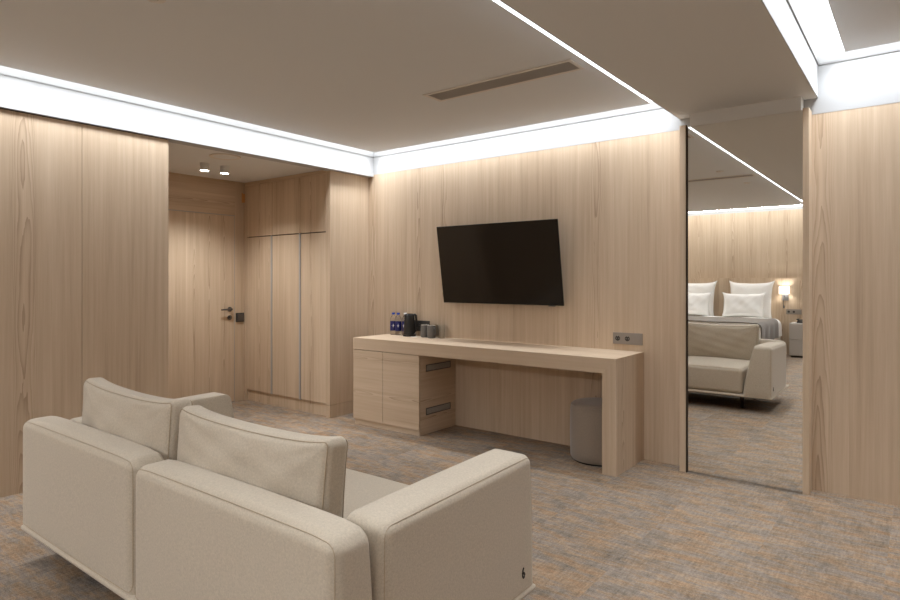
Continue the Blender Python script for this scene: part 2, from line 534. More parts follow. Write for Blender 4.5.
# alcove downlights and speaker
for k, (x, y, w) in enumerate(((-5.02, 2.965, 'left one, farther from the wardrobe'), (-4.98, 3.13, 'right one, nearer the wardrobe'))):
    pass
def at_z(u, v, z, f=612., hy=280., h=1.32):
    yaw = math.atan(472. / 612.)
    a = (u - 450.) / f; b_ = -(v - hy) / f; t_ = (z - h) / b_
    return ((-math.sin(yaw) + a * math.cos(yaw)) * t_, (math.cos(yaw) + a * math.sin(yaw)) * t_)
for (u, v, lab) in ((204.5, 163.2, 'lit round white downlight in the entrance ceiling, left of the pair'),
                    (224.5, 166.2, 'lit round white downlight in the entrance ceiling, right of the pair')):
    x, y = at_z(u, v, 2.39)
    t = thing('downlight', lab, 'ceiling light', (x, y, 2.33), 'downlights in the entrance ceiling')
    obj('housing', add_lathe(bmesh.new(), [(.040, 2.389), (.040, 2.332), (.046, 2.328), (.046, 2.322), (.038, 2.322), (.036, 2.335)], 28, (x, y, 0)), M['paint'], t, True)
    obj('lens', add_lathe(bmesh.new(), [(.037, 2.328), (.037, 2.3235), (.030, 2.3215), (.001, 2.3205)], 24, (x, y, 0)), M['lamp_on'], t, True)
    ld = bpy.data.lights.new('downlight_beam', 'SPOT'); ld.energy = 52; ld.spot_size = R(130); ld.spot_blend = 0.8
    ld.shadow_soft_size = 0.035; ld.color = (.98, .975, .96)
    lo = bpy.data.objects.new('downlight_beam', ld); COL.objects.link(lo); lo.parent = t; lo.location = (0, 0, -.02)
x, y = at_z(225, 156.3, 2.39)
t = thing('ceiling_speaker', 'round flush white speaker in the entrance ceiling beside the downlights', 'speaker', (x, y, 2.38))
obj('rim', add_lathe(bmesh.new(), [(.110, 2.3895), (.130, 2.3895), (.130, 2.382), (.124, 2.380), (.112, 2.384)], 40, (x, y, 0)), M['vent_white'], t, True)
obj('grille', add_lathe(bmesh.new(), [(.111, 2.389), (.111, 2.3845), (.06, 2.382), (.001, 2.381)], 40, (x, y, 0)), M['paint'], t, True)

# ------------------------------------------------------------------ wardrobe
WY = 3.955
t = thing('wardrobe', 'built-in oak wardrobe with six flat doors beside the entrance door', 'wardrobe', (-5.2, 4.2, 0))
obj('carcass', box(-5.885, -4.535, WY + .02, 4.435, .122, 2.388), M['dark_gap'], t)  # coloured dark in place of oak, so the door gaps read as shaded
bm = bmesh.new()
add_box(bm, -4.532, -4.475, 3.925, 4.438, .1235, 2.372)
add_box(bm, -4.532, -4.475, 3.925, 4.438, 0, .1205)
obj('side_panel', bm, M['oak'], t)
obj('top_filler', box(-5.90, -4.534, WY, WY + .018, 2.351, 2.388), M['oak_x'], t)
obj('edge_filler', box(-5.905, -5.862, WY - .004, WY + .018, 0, 2.349), M['oak_b'], t)
bm = bmesh.new()
add_box(bm, -5.86, -5.395, WY + .012, WY + .03, 0, .119)
add_box(bm, -5.393, -4.945, WY + .012, WY + .03, 0, .119)
add_box(bm, -4.943, -4.534, WY + .012, WY + .03, 0, .119)
obj('plinth', bm, M['oak_b'], t)
cols = [(-5.86, -5.436), (-5.409, -4.972), (-4.943, -4.538)]
for i, (x0, x1) in enumerate(cols):
    d = obj('door', box(x0, x1, WY, WY + .018, .124, 1.782), M['oak_b'], t)
    if i < 2:
        obj('handle', box(x1 + .002, x1 + .025, WY - .004, WY + .014, .118, 1.79), M['grip'], d)
ucols = [(-5.86, -5.415), (-5.409, -4.960), (-4.954, -4.538)]
for x0, x1 in ucols:
    obj('upper_door', box(x0, x1, WY, WY + .018, 1.7925, 2.348), M['oak_b'], t)
bm = bmesh.new(); add_box(bm, -5.908, -5.893, 3.92, 3.95, 2.17, 2.265, bev=.002)
add_lathe(bm, [(.006, 2.165), (.006, 2.27)], 10, (-5.897, 3.92, 0))
obj('hinge', bm, M['brass'], t)

# ------------------------------------------------------------------ desk
DY = 3.925; DX0, DX1 = -4.155, -1.622; DZ = .790; DT = .104
t = thing('desk', 'long wall-mounted oak desk with a cupboard at its left end', 'desk', (-2.9, 4.18, 0))
def mitred_top():
    bm = bmesh.new()
    add_prism(bm, [(DX0, DZ - DT), (DX1 - .1002, DZ - DT), (DX1 - .0006, DZ - .0), (DX0, DZ)], 1, DY, YB - .001)
    return bm
obj('top', mitred_top(), [M['oak_top']], t)
bm = bmesh.new()
add_prism(bm, [(DX1 - .100, DZ - DT), (DX1 - .100, 0), (DX1, 0), (DX1, DZ - .0006)], 1, DY, YB - .001)
obj('end_panel', bm, M['oak'], t)
CX1 = -3.36
bm = box(DX0 + .012, CX1 - .0, DY + .022, YB - .002, .0, DZ - DT - .002)
obj('cupboard', bm, M['oak_y'], t)
obj('plinth', box(DX0 + .012, CX1 - .002, DY + .012, DY + .03, 0, .045), M['oak_x'], t)
for x0, x1 in ((DX0, -3.784), (-3.781, CX1 + .0)):
    obj('door', box(x0, x1, DY + .001, DY + .020, .048, DZ - DT - .006, bev=.0008, seg=1), M['oak_x'], t)
for z0 in (.163, .535):
    bm = bmesh.new()
    add_box(bm, CX1, CX1 + .004, 4.02, 4.36, z0, z0 + .006); add_box(bm, CX1, CX1 + .004, 4.02, 4.36, z0 + .054, z0 + .06)
    add_box(bm, CX1, CX1 + .004, 4.02, 4.026, z0 + .006, z0 + .054); add_box(bm, CX1, CX1 + .004, 4.354, 4.36, z0 + .006, z0 + .054)
    add_box(bm, CX1, CX1 + .001, 4.026, 4.354, z0 + .006, z0 + .054)
    v = obj('vent', bm, M['alu_dark'], t)
    bm = bmesh.new()
    for i in range(30):
        yy = 4.030 + i * .0108
        add_box(bm, CX1 + .001, CX1 + .003, yy, yy + .006, z0 + .008, z0 + .052)
    obj('slats', bm, M['grille'], v)

# ------------------------------------------------------------------ mirror panel
t = thing('wall_mirror', 'full-height mirror in an oak frame on the back wall under the beam', 'mirror', (-.93, 4.38, 0))
obj('glass', box(-1.283, -.583, 4.334, 4.342, .0005, 2.371), M['mirror'], t)
obj('backing', box(-1.30, -.57, 4.343, YB - .001, .0, 2.368), M['oak'], t)
obj('frame_side', box(-1.325, -1.284, 4.31, YB - .001, 0, 2.383, bev=.001, seg=1), M['oak'], t)
obj('frame_side', box(-.582, -.548, 4.31, YB - .001, 0, 2.378, bev=.001, seg=1), M['oak'], t)
obj('edge_shade', box(-1.2838, -1.279, 4.316, 4.334, 0, 2.383), M['dark_gap'], t)  # dark strip standing in for shade on the frame's inner return

# ------------------------------------------------------------------ television
TA = R(8.98)
t = thing('television', 'black flat-screen television tilted down on the oak wall above the desk', 'television', (-2.84, 4.37, 1.115))
w, hh = 1.205, .688
def tv(bm):
    rot(bm, TA, 'X'); return shift(bm, (-2.84, 4.37, 1.115))
bm = bmesh.new()
add_box(bm, -w / 2, w / 2, 0, .012, 0, hh, bev=.003)
add_box(bm, -w / 2 + .12, w / 2 - .12, .012, .045, .05, hh - .18, bev=.01)
obj('body', tv(bm), M['bezel'], t)
obj('screen', tv(box(-w / 2 + .007, w / 2 - .007, -.0015, 0.0, .014, hh - .007)), M['screen'], t)
bm = box(w / 2 - .135, w / 2 - .075, -.002, .010, -.006, -.0002); obj('sensor', tv(bm), M['alu_dark'], t)
bm = bmesh.new()
add_box(bm, -3.02, -2.66, YB - .012, YB, 1.28, 1.60, bev=.002)
add_box(bm, -2.92, -2.88, 4.335, YB - .01, 1.34, 1.38); add_box(bm, -2.80, -2.76, 4.335, YB - .01, 1.34, 1.38)
obj('wall_bracket', bm, M['black'], t)

# ------------------------------------------------------------------ sockets
def socket_plate(x0, z0, name, label, n, mat, gx=.076, ph=.086, holes=(0, 1), wall='back'):
    yy = YB
    t = thing(name, label, 'socket', (x0 + n * gx / 2, yy, z0))
    obj('plate', box(x0, x0 + n * gx, yy - .009, yy, z0, z0 + ph, bev=.002), mat, t)
    for i in range(n):
        cx = x0 + gx * (i + .5); cz = z0 + ph / 2
        if i in holes:
            bm = add_lathe(bmesh.new(), [(.0225, -.0095), (.0205, -.0105), (.0195, -.0095), (.0190, -.0090)], 24, (cx, yy, cz), 'Y')
            s = obj('socket_rim', bm, mat, t, True)
            bm = add_lathe(bmesh.new(), [(.0192, -.0092), (.0192, -.0098)], 24, (cx, yy, cz), 'Y')
            s2 = obj('socket_well', bm, M['socket_hole'], t)
            bm = bmesh.new()
            for sx in (-.0095, .0095):
                add_lathe(bm, [(.003, -.0098), (.003, -.0104)], 10, (cx + sx, yy, cz), 'Y')
            add_box(bm, cx - .003, cx + .003, yy - .0115, yy - .0098, cz + .014, cz + .019)
            obj('contacts', bm, M['alu'], s2)
        else:
            obj('blank_insert', box(cx - .026, cx + .026, yy - .012, yy - .009, cz - .026, cz + .026, bev=.002), mat, t)
    return t
socket_plate(-1.857, .838, 'wall_socket', 'taupe triple socket plate on the oak wall above the right end of the desk', 3, M['socket'], gx=.0755)
socket_plate(-3.89, .835, 'wall_socket', 'dark socket plate on the wall behind the black kettle', 3, M['socket_dark'], gx=.0755, ph=.1, holes=(0, 1, 2))

# ------------------------------------------------------------------ ceiling grilles
def vent(h, label, name='ceiling_vent'):
    x0, x1, y0, y1 = h
    t = thing(name, label, 'vent', ((x0 + x1) / 2, (y0 + y1) / 2, ZP - .005), 'slot vents in the floating ceiling')
    bm = bmesh.new(); f = .024
    add_box(bm, x0, x1, y0, y0 + f, ZP - .006, ZP - .0005, bev=.001); add_box(bm, x0, x1, y1 - f, y1, ZP - .006, ZP - .0005, bev=.001)
    add_box(bm, x0, x0 + f, y0 + f, y1 - f, ZP - .006, ZP - .0005); add_box(bm, x1 - f, x1, y0 + f, y1 - f, ZP - .006, ZP - .0005)
    obj('frame', bm, M['vent_white'], t)
    bm = bmesh.new()
    add_box(bm, x0 + .012, x1 - .012, y0 + .012, y1 - .012, ZP + .007, ZP + .011)
    obj('backing', bm, M['grille'], t)
    bm = bmesh.new()
    n = int((y1 - y0 - 2 * f) / .0125)
    for i in range(n + 1):
        yy = y0 + f + i * (y1 - y0 - 2 * f) / n
        add_box(bm, x0 + .012, x1 - .012, yy - .002, yy + .002, ZP - .003, ZP + .006)
    obj('slats', bm, M['grille'], t)
vent(VENTS[0], 'long slim slot vent in the ceiling in front of the TV wall')
vent(VENTS[1], 'second slot vent, seen in the mirror, nearer the bed wall')
for (x, y, lab) in ((-1.83, 1.24, 'small white sprinkler cover seen in the mirror, left of the reflected vent'),
                    (-1.77, .16, 'small white sprinkler cover seen in the mirror, below the reflected vent'),
                    (-2.68, 1.345, 'small pale ceiling sprinkler cover cut by the top edge above the left sofa end')):
    o = obj('sprinkler_cover', add_lathe(bmesh.new(), [(.042, -.001), (.042, -.006), (.036, -.009), (.012, -.010), (.010, -.014), (.001, -.015)], 24), M['vent_white'], None, True, loc=(x, y, ZP))
    tag(o, lab, 'sprinkler', 'sprinkler covers in the ceiling')

# ------------------------------------------------------------------ sofa
SX0, SX1, SY0, SY1 = -3.325, -1.150, 1.045, 2.025
t = thing('sofa', 'two-seat oatmeal fabric sofa facing the television, seen from behind', 'sofa', (-2.24, 1.54, 0))
S, SS = M['sofa'], M['sofa_seam']
obj('base_frame', box(SX0 - .030, SX1 - .006, SY0 - .002, SY1 + .012, .148, .170, bev=.010, seg=4), S, t, True)
obj('base_board', box(SX0 + .05, SX1 - .05, SY0 + .05, SY1 - .05, .135, .1505), M['leg'], t)
for x, y in ((-1.47, 1.83), (-3.0, 1.83), (-1.47, 1.24), (-3.0, 1.24)):
    obj('leg', add_lathe(bmesh.new(), [(.011, 0), (.014, .004), (.022, .14)], 20, (x, y, 0)), M['leg'], t, True)

def placed(bm, c): return shift(bm, c)
def square_foot(p, a, b, c, r, k=.85):
    t_ = min(1, max(0, (-c + r - p.z) / r)); ins = r * (1 - math.sqrt(1 - t_ * t_)) * k
    x, y = p.x, p.y
    x += math.copysign(ins * min(1, max(0, (abs(x) - (a - r)) / (r * .3))), x)
    y += math.copysign(ins * min(1, max(0, (abs(y) - (b - r)) / (r * .3))), y)
    return Vector((x, y, p.z))
def back_unit(x0, x1, dz=0):
    a = (x1 - x0) / 2; b = .092; c = (.668 + dz - .164) / 2
    cx, cy, cz = (x0 + x1) / 2, SY0 + .006 + b, .164 + c
    def warp(p):
        f = min(1, max(0, (p.z + c) / (2 * c)))
        p = square_foot(p, a, b, c, .042)
        y = p.y
        if y > 0: y = y * (1.0 - .55 * f)     # inner side leans back
        x = p.x
        e = max(0, abs(x) / a - .75) / .25
        return (x, y, p.z - .012 * e * e * max(0, f - .8) / .2)
    pf = (.004, .008, .010)
    o = obj('backrest', placed(soft_box(a, b, c, .042, pf, warp, 18, 6), (cx, cy, cz)), S, t, True)
    obj('seam', placed(seam_loop(a, b, c, .042, 1, -1, .030, pf, warp), (cx, cy, cz)), SS, o, True)
    return o
back_unit(-3.378, -2.272)
back_unit(-2.266, -1.182, -.012)

def arm(side):
    a = .130; b = (2.040 - 1.215) / 2; c = (.655 - .164) / 2
    cx = (SX1 - .012 - a) if side > 0 else (SX0 + .012 + a)
    cy, cz = 1.215 + b, .164 + c
    def warp(p):
        f = min(1, max(0, (p.z + c) / (2 * c)))
        p = square_foot(p, a, b, c, .036)
        x = p.x * side
        if x < 0: x = x * (1.0 - .76 * f ** 1.3)
        g = max(0, (p.y / b))                 # front leans back slightly at the top
        y = p.y - .020 * g * f ** 2
        return (x * side, y, p.z + .010 * f * p.y / b)
    pf = (.004, .006, .008)
    o = obj('arm', placed(soft_box(a, b, c, .036, pf, warp, 14, 6), (cx, cy, cz)), S, t, True)
    obj('seam', placed(seam_loop(a, b, c, .036, 0, side, .028, pf, warp), (cx, cy, cz)), SS, o, True)
    return o
ra = arm(1); arm(-1)
for x0, x1 in ((-3.06, -2.245), (-2.241, -1.43)):
    a = (x1 - x0) / 2; b = (2.015 - 1.19) / 2; c = .130
    pf = (.0, .008, .022)
    o = obj('seat_cushion', placed(soft_box(a, b, c, .040, pf, None, 14, 5), ((x0 + x1) / 2, 1.19 + b, .172 + c)), S, t, True)
    obj('seam', placed(seam_loop(a, b, c, .040, 2, 1, .03, pf), ((x0 + x1) / 2, 1.19 + b, .172 + c)), SS, o, True)
# small dark stitched badge on the outer side of the right arm
bm = bmesh.new()
xx = SX1 - .0105
add_tube(bm, [(xx, 1.948, .262), (xx, 1.943, .255), (xx, 1.940, .244), (xx, 1.941, .232), (xx, 1.946, .225), (xx, 1.952, .227), (xx, 1.955, .235), (xx, 1.951, .242), (xx, 1.945, .241)], .0035, 6)
obj('badge', bm, M['badge'], ra, True)

def loose_cushion(x0, x1, yc, zb, zt, label, lean, yawr, seed):
    rnd = random.Random(seed)
    a = (x1 - x0) / 2; b = .050; c = (zt - zb) / 2
    ph = [rnd.uniform(0, 6.28) for _ in range(8)]
    def warp(p):
        u, v = p.x / a, p.z / c
        x, y, z = p
        ear = (abs(u) ** 6) * (abs(v) ** 6)
        z += .014 * ear * (1 if v > 0 else -1)
        z -= .018 * (1 - u * u) * max(0, v) ** 3                     # sagging top edge
        x -= .010 * (1 - v * v) * (1 if u > 0 else -1) * abs(u) ** 3
        s = (1 if y > 0 else -1)
        wr = .003 * math.sin(4 * u + 3 * v + ph[0]) + .0018 * math.sin(9 * u - 5 * v + ph[1]) + .0008 * math.sin(15 * v + 8 * u + ph[2])
        # diagonal pull creases from the corners
        for cu, cv in ((1, 1), (-1, 1)):
            d = math.hypot(u - cu, v - cv)
            an = math.atan2(v - cv, u - cu)
            wr += .006 * math.exp(-d * 3.2) * math.sin(an * 11 + ph[3])
        edge = max(0, 1 - abs(u) ** 8) * max(0, 1 - abs(v) ** 8)
        y += s * wr * edge * (abs(y) / b)
        return (x, y, z)
    pf = (.004, .038, .006)
    bm = soft_box(a, b, c, .030, pf, warp, 40, 4)
    o = obj('cushion', bm, S, None, True, loc=((x0 + x1) / 2, yc, zb + c))
    o.rotation_euler = (lean, 0, yawr)
    for sg in (-1, 1):
        s = seam_loop(a, b, c, .030, 1, sg, .015, pf, warp, .0020)
        me = bpy.data.meshes.new('seam'); s.to_mesh(me); s.free(); me.materials.append(SS)
        so = bpy.data.objects.new('seam', me); COL.objects.link(so); so.parent = o
    tag(o, label, 'cushion', 'loose back cushions on the sofa')
    return o
loose_cushion(-3.175, -2.290, 1.265, .435, .842, 'left loose oatmeal back cushion on the sofa, crumpled at its right edge', R(-3), R(-2), 3)
loose_cushion(-2.262, -1.415, 1.262, .425, .826, 'right loose oatmeal back cushion on the sofa, next to the right arm', R(-4), R(1), 5)

# ------------------------------------------------------------------ ottoman
ox, oy = at_z(599, 459, 0)
t = thing('ottoman', 'round grey velvet pouf pushed under the desk by its right end panel', 'pouf', (ox, oy, 0))
rr = .208
obj('upholstery', add_lathe(bmesh.new(), [(rr - .012, .012), (rr - .002, .025), (rr, .06), (rr + .003, .2), (rr, .37), (rr - .004, .395), (rr - .014, .412), (rr - .03, .420), (rr - .07, .426), (.08, .430), (.001, .431)], 64, (ox, oy, 0)), M['velvet'], t, True)
obj('seam', add_tube(bmesh.new(), [(ox + (rr - .007) * math.cos(a * math.pi / 24), oy + (rr - .007) * math.sin(a * math.pi / 24), .403) for a in range(48)], .0022, 6, True), M['velvet'], t, True)
obj('base', add_lathe(bmesh.new(), [(rr - .02, 0), (rr - .02, .014)], 48, (ox, oy, 0)), M['black'], t)

# ------------------------------------------------------------------ things on the desk
def bottle(x, y, label, cap, rz):
    t = thing('water_bottle', label, 'bottle', (x, y, DZ), 'water bottles on the desk')
    z = DZ
    obj('body', add_lathe(bmesh.new(), [(.024, 0.0005), (.030, .004), (.031, .012), (.029, .022), (.031, .032), (.031, .05), (.0305, .055), (.0305, .125), (.031, .128), (.031, .145), (.028, .162), (.019, .180), (.0125, .190), (.0125, .198)], 24, (x, y, z)), M['clear'], t, True)
    obj('cap', add_lathe(bmesh.new(), [(.0150, .196), (.0155, .198), (.0155, .212), (.0145, .214)], 24, (x, y, z)), cap, t, True)
    lb = obj('label', add_lathe(bmesh.new(), [(.0316, .040), (.0318, .041), (.0318, .131), (.0316, .132)], 32, (x, y, z), caps=False), M['navy'], t, True)
    # white mark on the label, facing the room
    bm = bmesh.new()
    for k in range(4):
        an = math.pi * k / 4
        L_ = .019 if k % 2 == 0 else .009
        dx, dz = math.cos(an), math.sin(an); px, pz = -dz, dx; wd = .0042
        vs = []
        for s1, s2 in ((-1, 0), (0, -1), (1, 0), (0, 1)):
            lx = dx * s1 * L_ + px * s2 * wd; lz = dz * s1 * L_ + pz * s2 * wd
            th = rz + lx / .0324
            vs.append(bm.verts.new((x + .0324 * math.sin(th), y - .0324 * math.cos(th), z + .090 + lz)))
        bm.faces.new(vs)
    r_ = bmesh.ops.extrude_face_region(bm, geom=list(bm.faces))
    for v in [g for g in r_['geom'] if isinstance(g, bmesh.types.BMVert)]:
        v.co.x += .0004 * math.sin(rz); v.co.y -= .0004 * math.cos(rz)
    obj('mark', bm, M['white_plastic'], lb)
    return t
bottle(-4.066, 4.372, 'blue-capped water bottle at the left end of the row on the desk', M['blue'], R(40))
bottle(-3.999, 4.368, 'blue-capped water bottle touching the black kettle on its left', M['blue'], R(40))
bottle(-3.938, 4.402, 'white-capped water bottle mostly hidden behind the black kettle', M['white_plastic'], R(10))

kx, ky = -3.835, 4.345
t = thing('kettle', 'tall black electric kettle beside the water bottles', 'kettle', (kx, ky, DZ))
obj('base', add_lathe(bmesh.new(), [(.060, 0), (.062, .004), (.060, .014), (.05, .017)], 32, (kx, ky, DZ)), M['black'], t, True)
obj('body', add_lathe(bmesh.new(), [(.048, .018), (.057, .020), (.056, .06), (.050, .15), (.046, .195), (.043, .203), (.040, .206)], 32, (kx, ky, DZ)), M['black'], t, True)
obj('lid', add_lathe(bmesh.new(), [(.041, .205), (.038, .211), (.02, .214), (.001, .215)], 32, (kx, ky, DZ)), M['bezel'], t, True)
bm = add_tube(bmesh.new(), [(kx + q * .88, ky + q * .47, DZ + zz) for q, zz in ((.038, .200), (.052, .204), (.063, .196), (.067, .15), (.070, .09), (.066, .055), (.050, .045))], [.010, .011, .011, .010, .010, .009, .008], 12)
obj('handle', bm, M['black'], t, True)
bm = bmesh.new(); add_prism(bm, [(kx - .068, ky), (kx - .040, ky - .018), (kx - .040, ky + .018)], 2, DZ + .178, DZ + .203)
obj('spout', bm, M['black'], t)
obj('switch', box(kx + .058, kx + .084, ky - .008, ky + .008, DZ + .018, DZ + .028, bev=.002), M['alu_dark'], t)

def mug(x, y, label, rz):
    t = thing('mug', label, 'mug', (x, y, DZ), 'grey mugs on the desk')
    obj('body', add_lathe(bmesh.new(), [(.032, 0.0), (.038, .004), (.042, .035), (.042, .06), (.039, .095), (.037, .112), (.034, .112), (.035, .095), (.038, .06), (.036, .01), (.001, .008)], 32, (x, y, DZ)), M['cup'], t, True)
    obj('rim', add_lathe(bmesh.new(), [(.0375, .1115), (.0370, .1150), (.0345, .1150), (.0340, .1115)], 32, (x, y, DZ), caps=False), M['cup_rim'], t, True)
    pts = []
    for r_, z in ((.038, .096), (.056, .094), (.067, .078), (.067, .052), (.058, .036), (.040, .028)):
        pts.append((x + r_ * math.cos(rz), y + r_ * math.sin(rz), DZ + z))
    obj('handle', add_tube(bmesh.new(), pts, .0048, 8), M['cup'], t, True)
    return t
mug(-3.650, 4.352, 'grey ribbed mug next to the kettle, left of the two mugs', R(-20))
mug(-3.555, 4.332, 'grey ribbed mug beside the drinking glass, right of the two mugs', R(-16))
def tumbler(x, y, label):
    t_ = obj('drinking_glass', add_lathe(bmesh.new(), [(.026, 0), (.028, .003), (.035, .122), (.0335, .122), (.0265, .010), (.001, .009)], 32), M['glass'], None, True, loc=(x, y, DZ + .0005))
    return tag(t_, label, 'glass', 'drinking glasses on the desk')
tumbler(-3.475, 4.375, 'clear drinking glass at the right end of the group on the desk')
tumbler(-3.600, 4.405, 'clear drinking glass behind the two grey mugs')
o = obj('sugar_sachet', box(-.03, .03, -.011, .011, 0, .004, bev=.0015), M['white_plastic'], None, loc=(-3.775, 4.285, DZ + .0005)); o.rotation_euler = (0, 0, R(25)); o.location.x += .05
tag(o, 'small white paper sachet lying on the desk in front of the mugs', 'sachet')

# ------------------------------------------------------------------ bed side (seen in the mirror)
hb = bmesh.new()
add_box(hb, -4.30, -3.045, YF, YF + .06, 0, 1.355, bev=.003); add_box(hb, -3.042, -.60, YF, YF + .06, 0, 1.355, bev=.003)
o = obj('headboard', hb, M['oak'])
tag(o, 'low oak headboard panel running along the wall behind the bed', 'headboard')
HF = YF + .06
bx0, bx1, by0, by1 = -3.96, -1.99, HF, -1.50
t = thing('bed', 'wide double bed with a pale base against the oak headboard', 'bed', ((bx0 + bx1) / 2, -2.5, 0))
obj('base', box(bx0, bx1, by0 + .002, by1, .10, .34, bev=.015), M['sofa'], t)
obj('mattress', placed(soft_box((bx1 - bx0) / 2, (by1 - by0) / 2 - .01, .135, .05, (0, 0, .01), None, 8, 4), ((bx0 + bx1) / 2, (by0 + by1) / 2, .475)), M['white_linen'], t, True)
for x in (bx0 + .1, bx1 - .1):
    for y in (by0 + .15, by1 - .12):
        obj('leg', add_lathe(bmesh.new(), [(.02, 0), (.026, .10)], 16, (x, y, 0)), M['leg'], t)

def drape(name, x0, x1, y0, y1, ztop, zdrop, th, mat, seed, foot=True):
    """cloth lying over the bed, hanging down both long sides (and the foot)"""
    rn = random.Random(seed); p1, p2 = rn.uniform(0, 6), rn.uniform(0, 6)
    bm = bmesh.new()
    def prof(off):
        # cross-section across the bed: (x, z)
        r = .07; out = []
        zd = zdrop
        out.append((x0 - off, zd)); out.append((x0 - off, (zd + ztop) / 2)); out.append((x0 - off, ztop - r))
        for k in range(1, 5):
            a = R(90 * k / 4); out.append((x0 + r - (r + off) * math.cos(a), ztop - r + (r + off) * math.sin(a)))
        n = 18
        for k in range(1, n): out.append((x0 + r + (x1 - x0 - 2 * r) * k / n, ztop + off))
        for k in range(0, 4):
            a = R(90 * k / 4); out.append((x1 - r + (r + off) * math.sin(a), ztop - r + (r + off) * math.cos(a)))
        out.append((x1 + off, ztop - r)); out.append((x1 + off, (zd + ztop) / 2)); out.append((x1 + off, zd))
        return out
    ny = 26
    def sheet(off):
        rows = []
        for j in range(ny + 1):
            y = y0 + (y1 - y0) * j / ny
            row = []
            P = prof(off)
            for i, (x, z) in enumerate(P):
                hang = max(0, (ztop - z)) / (ztop - zdrop)
                wx = .018 * hang * math.sin(y * 16 + p1) * (1 if x > (x0 + x1) / 2 else -1)
                wz = .004 * math.sin(x * 9 + y * 7 + p2) * (1 - hang)
                row.append(bm.verts.new((x + wx, y + .010 * hang * math.sin(z * 20 + p2), z + wz)))
            rows.append(row)
        return rows
    A, B = sheet(0), sheet(th)
    m = len(A[0])
    for j in range(ny):
        for i in range(m - 1):
            bm.faces.new((A[j][i], A[j][i + 1], A[j + 1][i + 1], A[j + 1][i]))
            bm.faces.new((B[j][i], B[j + 1][i], B[j + 1][i + 1], B[j][i + 1]))
    for j in range(ny):
        for i in (0, m - 1):
            bm.faces.new((A[j][i], A[j + 1][i], B[j + 1][i], B[j][i]))
    for i in range(m - 1):
        for j in (0, ny):
            bm.faces.new((A[j][i], A[j][i + 1], B[j][i + 1], B[j][i]))
    bmesh.ops.recalc_face_normals(bm, faces=bm.faces)
    return obj(name, bm, mat, None, True)
o = drape('duvet', bx0 - .035, bx1 + .035, -3.15, by1 + .03, .622, .36, .035, M['white_linen'], 4)
tag(o, 'thick white duvet spread over the bed and hanging down its sides', 'duvet')
o = drape('throw_blanket', bx0 - .073, bx1 + .073, -2.80, by1 + .034, .660, .36, .012, M['throw'], 4)
tag(o, 'grey throw blanket laid across the foot of the bed and hanging down its sides', 'blanket')

def pillow_mesh(w, h, th, seed):
    rn = random.Random(seed); p = [rn.uniform(0, 6) for _ in range(4)]
    bm = bmesh.new(); n = 22
    def pos(u, v, s):
        x = u * w / 2 * (1 - .05 * (1 - v * v)); z = v * h / 2 * (1 - .07 * (1 - u * u))
        ear = (abs(u) * abs(v)) ** 8
        x *= 1 + .07 * ear; z *= 1 + .10 * ear
        f = max(0, 1 - u ** 4) ** .6 * max(0, 1 - v ** 4) ** .6
        y = s * th / 2 * f + .006 * math.sin(7 * u + 5 * v + p[0]) * f + .004 * math.sin(15 * u - 9 * v + p[1]) * f
        return (x, y, z)
    g = {}
    for s in (-1, 1):
        for i in range(n + 1):
            for j in range(n + 1):
                u, v = -1 + 2 * i / n, -1 + 2 * j / n
                g[s, i, j] = bm.verts.new(pos(u, v, s))
        for i in range(n):
            for j in range(n):
                q = [g[s, i, j], g[s, i + 1, j], g[s, i + 1, j + 1], g[s, i, j + 1]]
                bm.faces.new(q if s < 0 else q[::-1])
    bmesh.ops.remove_doubles(bm, verts=bm.verts, dist=1e-5)
    bmesh.ops.recalc_face_normals(bm, faces=bm.faces)
    return bm
for (x, y, z, w_, h_, seed, lab) in (
        (-2.455, -3.40, .955, .72, .66, 1, 'tall white pillow at the back of the right pair, against the headboard'),
        (-2.535, -3.22, .865, .68, .44, 2, 'smaller white pillow at the front of the right pair'),
        (-3.42, -3.40, .955, .72, .66, 3, 'tall white pillow at the back of the left pair, cut by the mirror frame'),
        (-3.44, -3.22, .865, .68, .44, 4, 'smaller white pillow at the front of the left pair, by the mirror frame')):
    o = obj('pillow', pillow_mesh(w_, h_, .19 if h_ > .5 else .16, seed), M['white_linen'], None, 'all', loc=(x, y, z))
    o.rotation_euler = (R(12 if h_ > .5 else 15), 0, R(3 if seed % 2 else -3))
    tag(o, lab, 'pillow', 'white pillows on the bed')

t = thing('nightstand', 'pale two-drawer nightstand right of the bed, under the wall lamp', 'nightstand', (-1.55, -3.35, 0))
nx0, nx1, ny0, ny1 = -1.80, -1.32, HF + .001, HF + .40
obj('body', box(nx0, nx1, ny0, ny1 - .02, .03, .585, bev=.006), M['stand'], t)
obj('plinth', box(nx0 + .02, nx1 - .02, ny0 + .02, ny1 - .05, 0, .03), M['socket_dark'], t)
obj('drawer', box(nx0 + .002, nx1 - .002, ny1 - .0195, ny1, .04, .305, bev=.003), M['stand'], t)
obj('drawer', box(nx0 + .002, nx1 - .002, ny1 - .0195, ny1, .312, .570, bev=.003), M['stand'], t)
t = thing('telephone', 'small dark telephone on the nightstand', 'telephone', (-1.62, -3.34, .586))
bm = bmesh.new(); add_prism(bm, [(-3.42, .586), (-3.26, .586), (-3.26, .600), (-3.42, .640)], 0, -1.70, -1.56)
obj('base', bm, M['socket_dark'], t)
obj('handset', box(-1.705, -1.665, -3.42, -3.25, .630, .655, bev=.01, seg=3), M['black'], t)

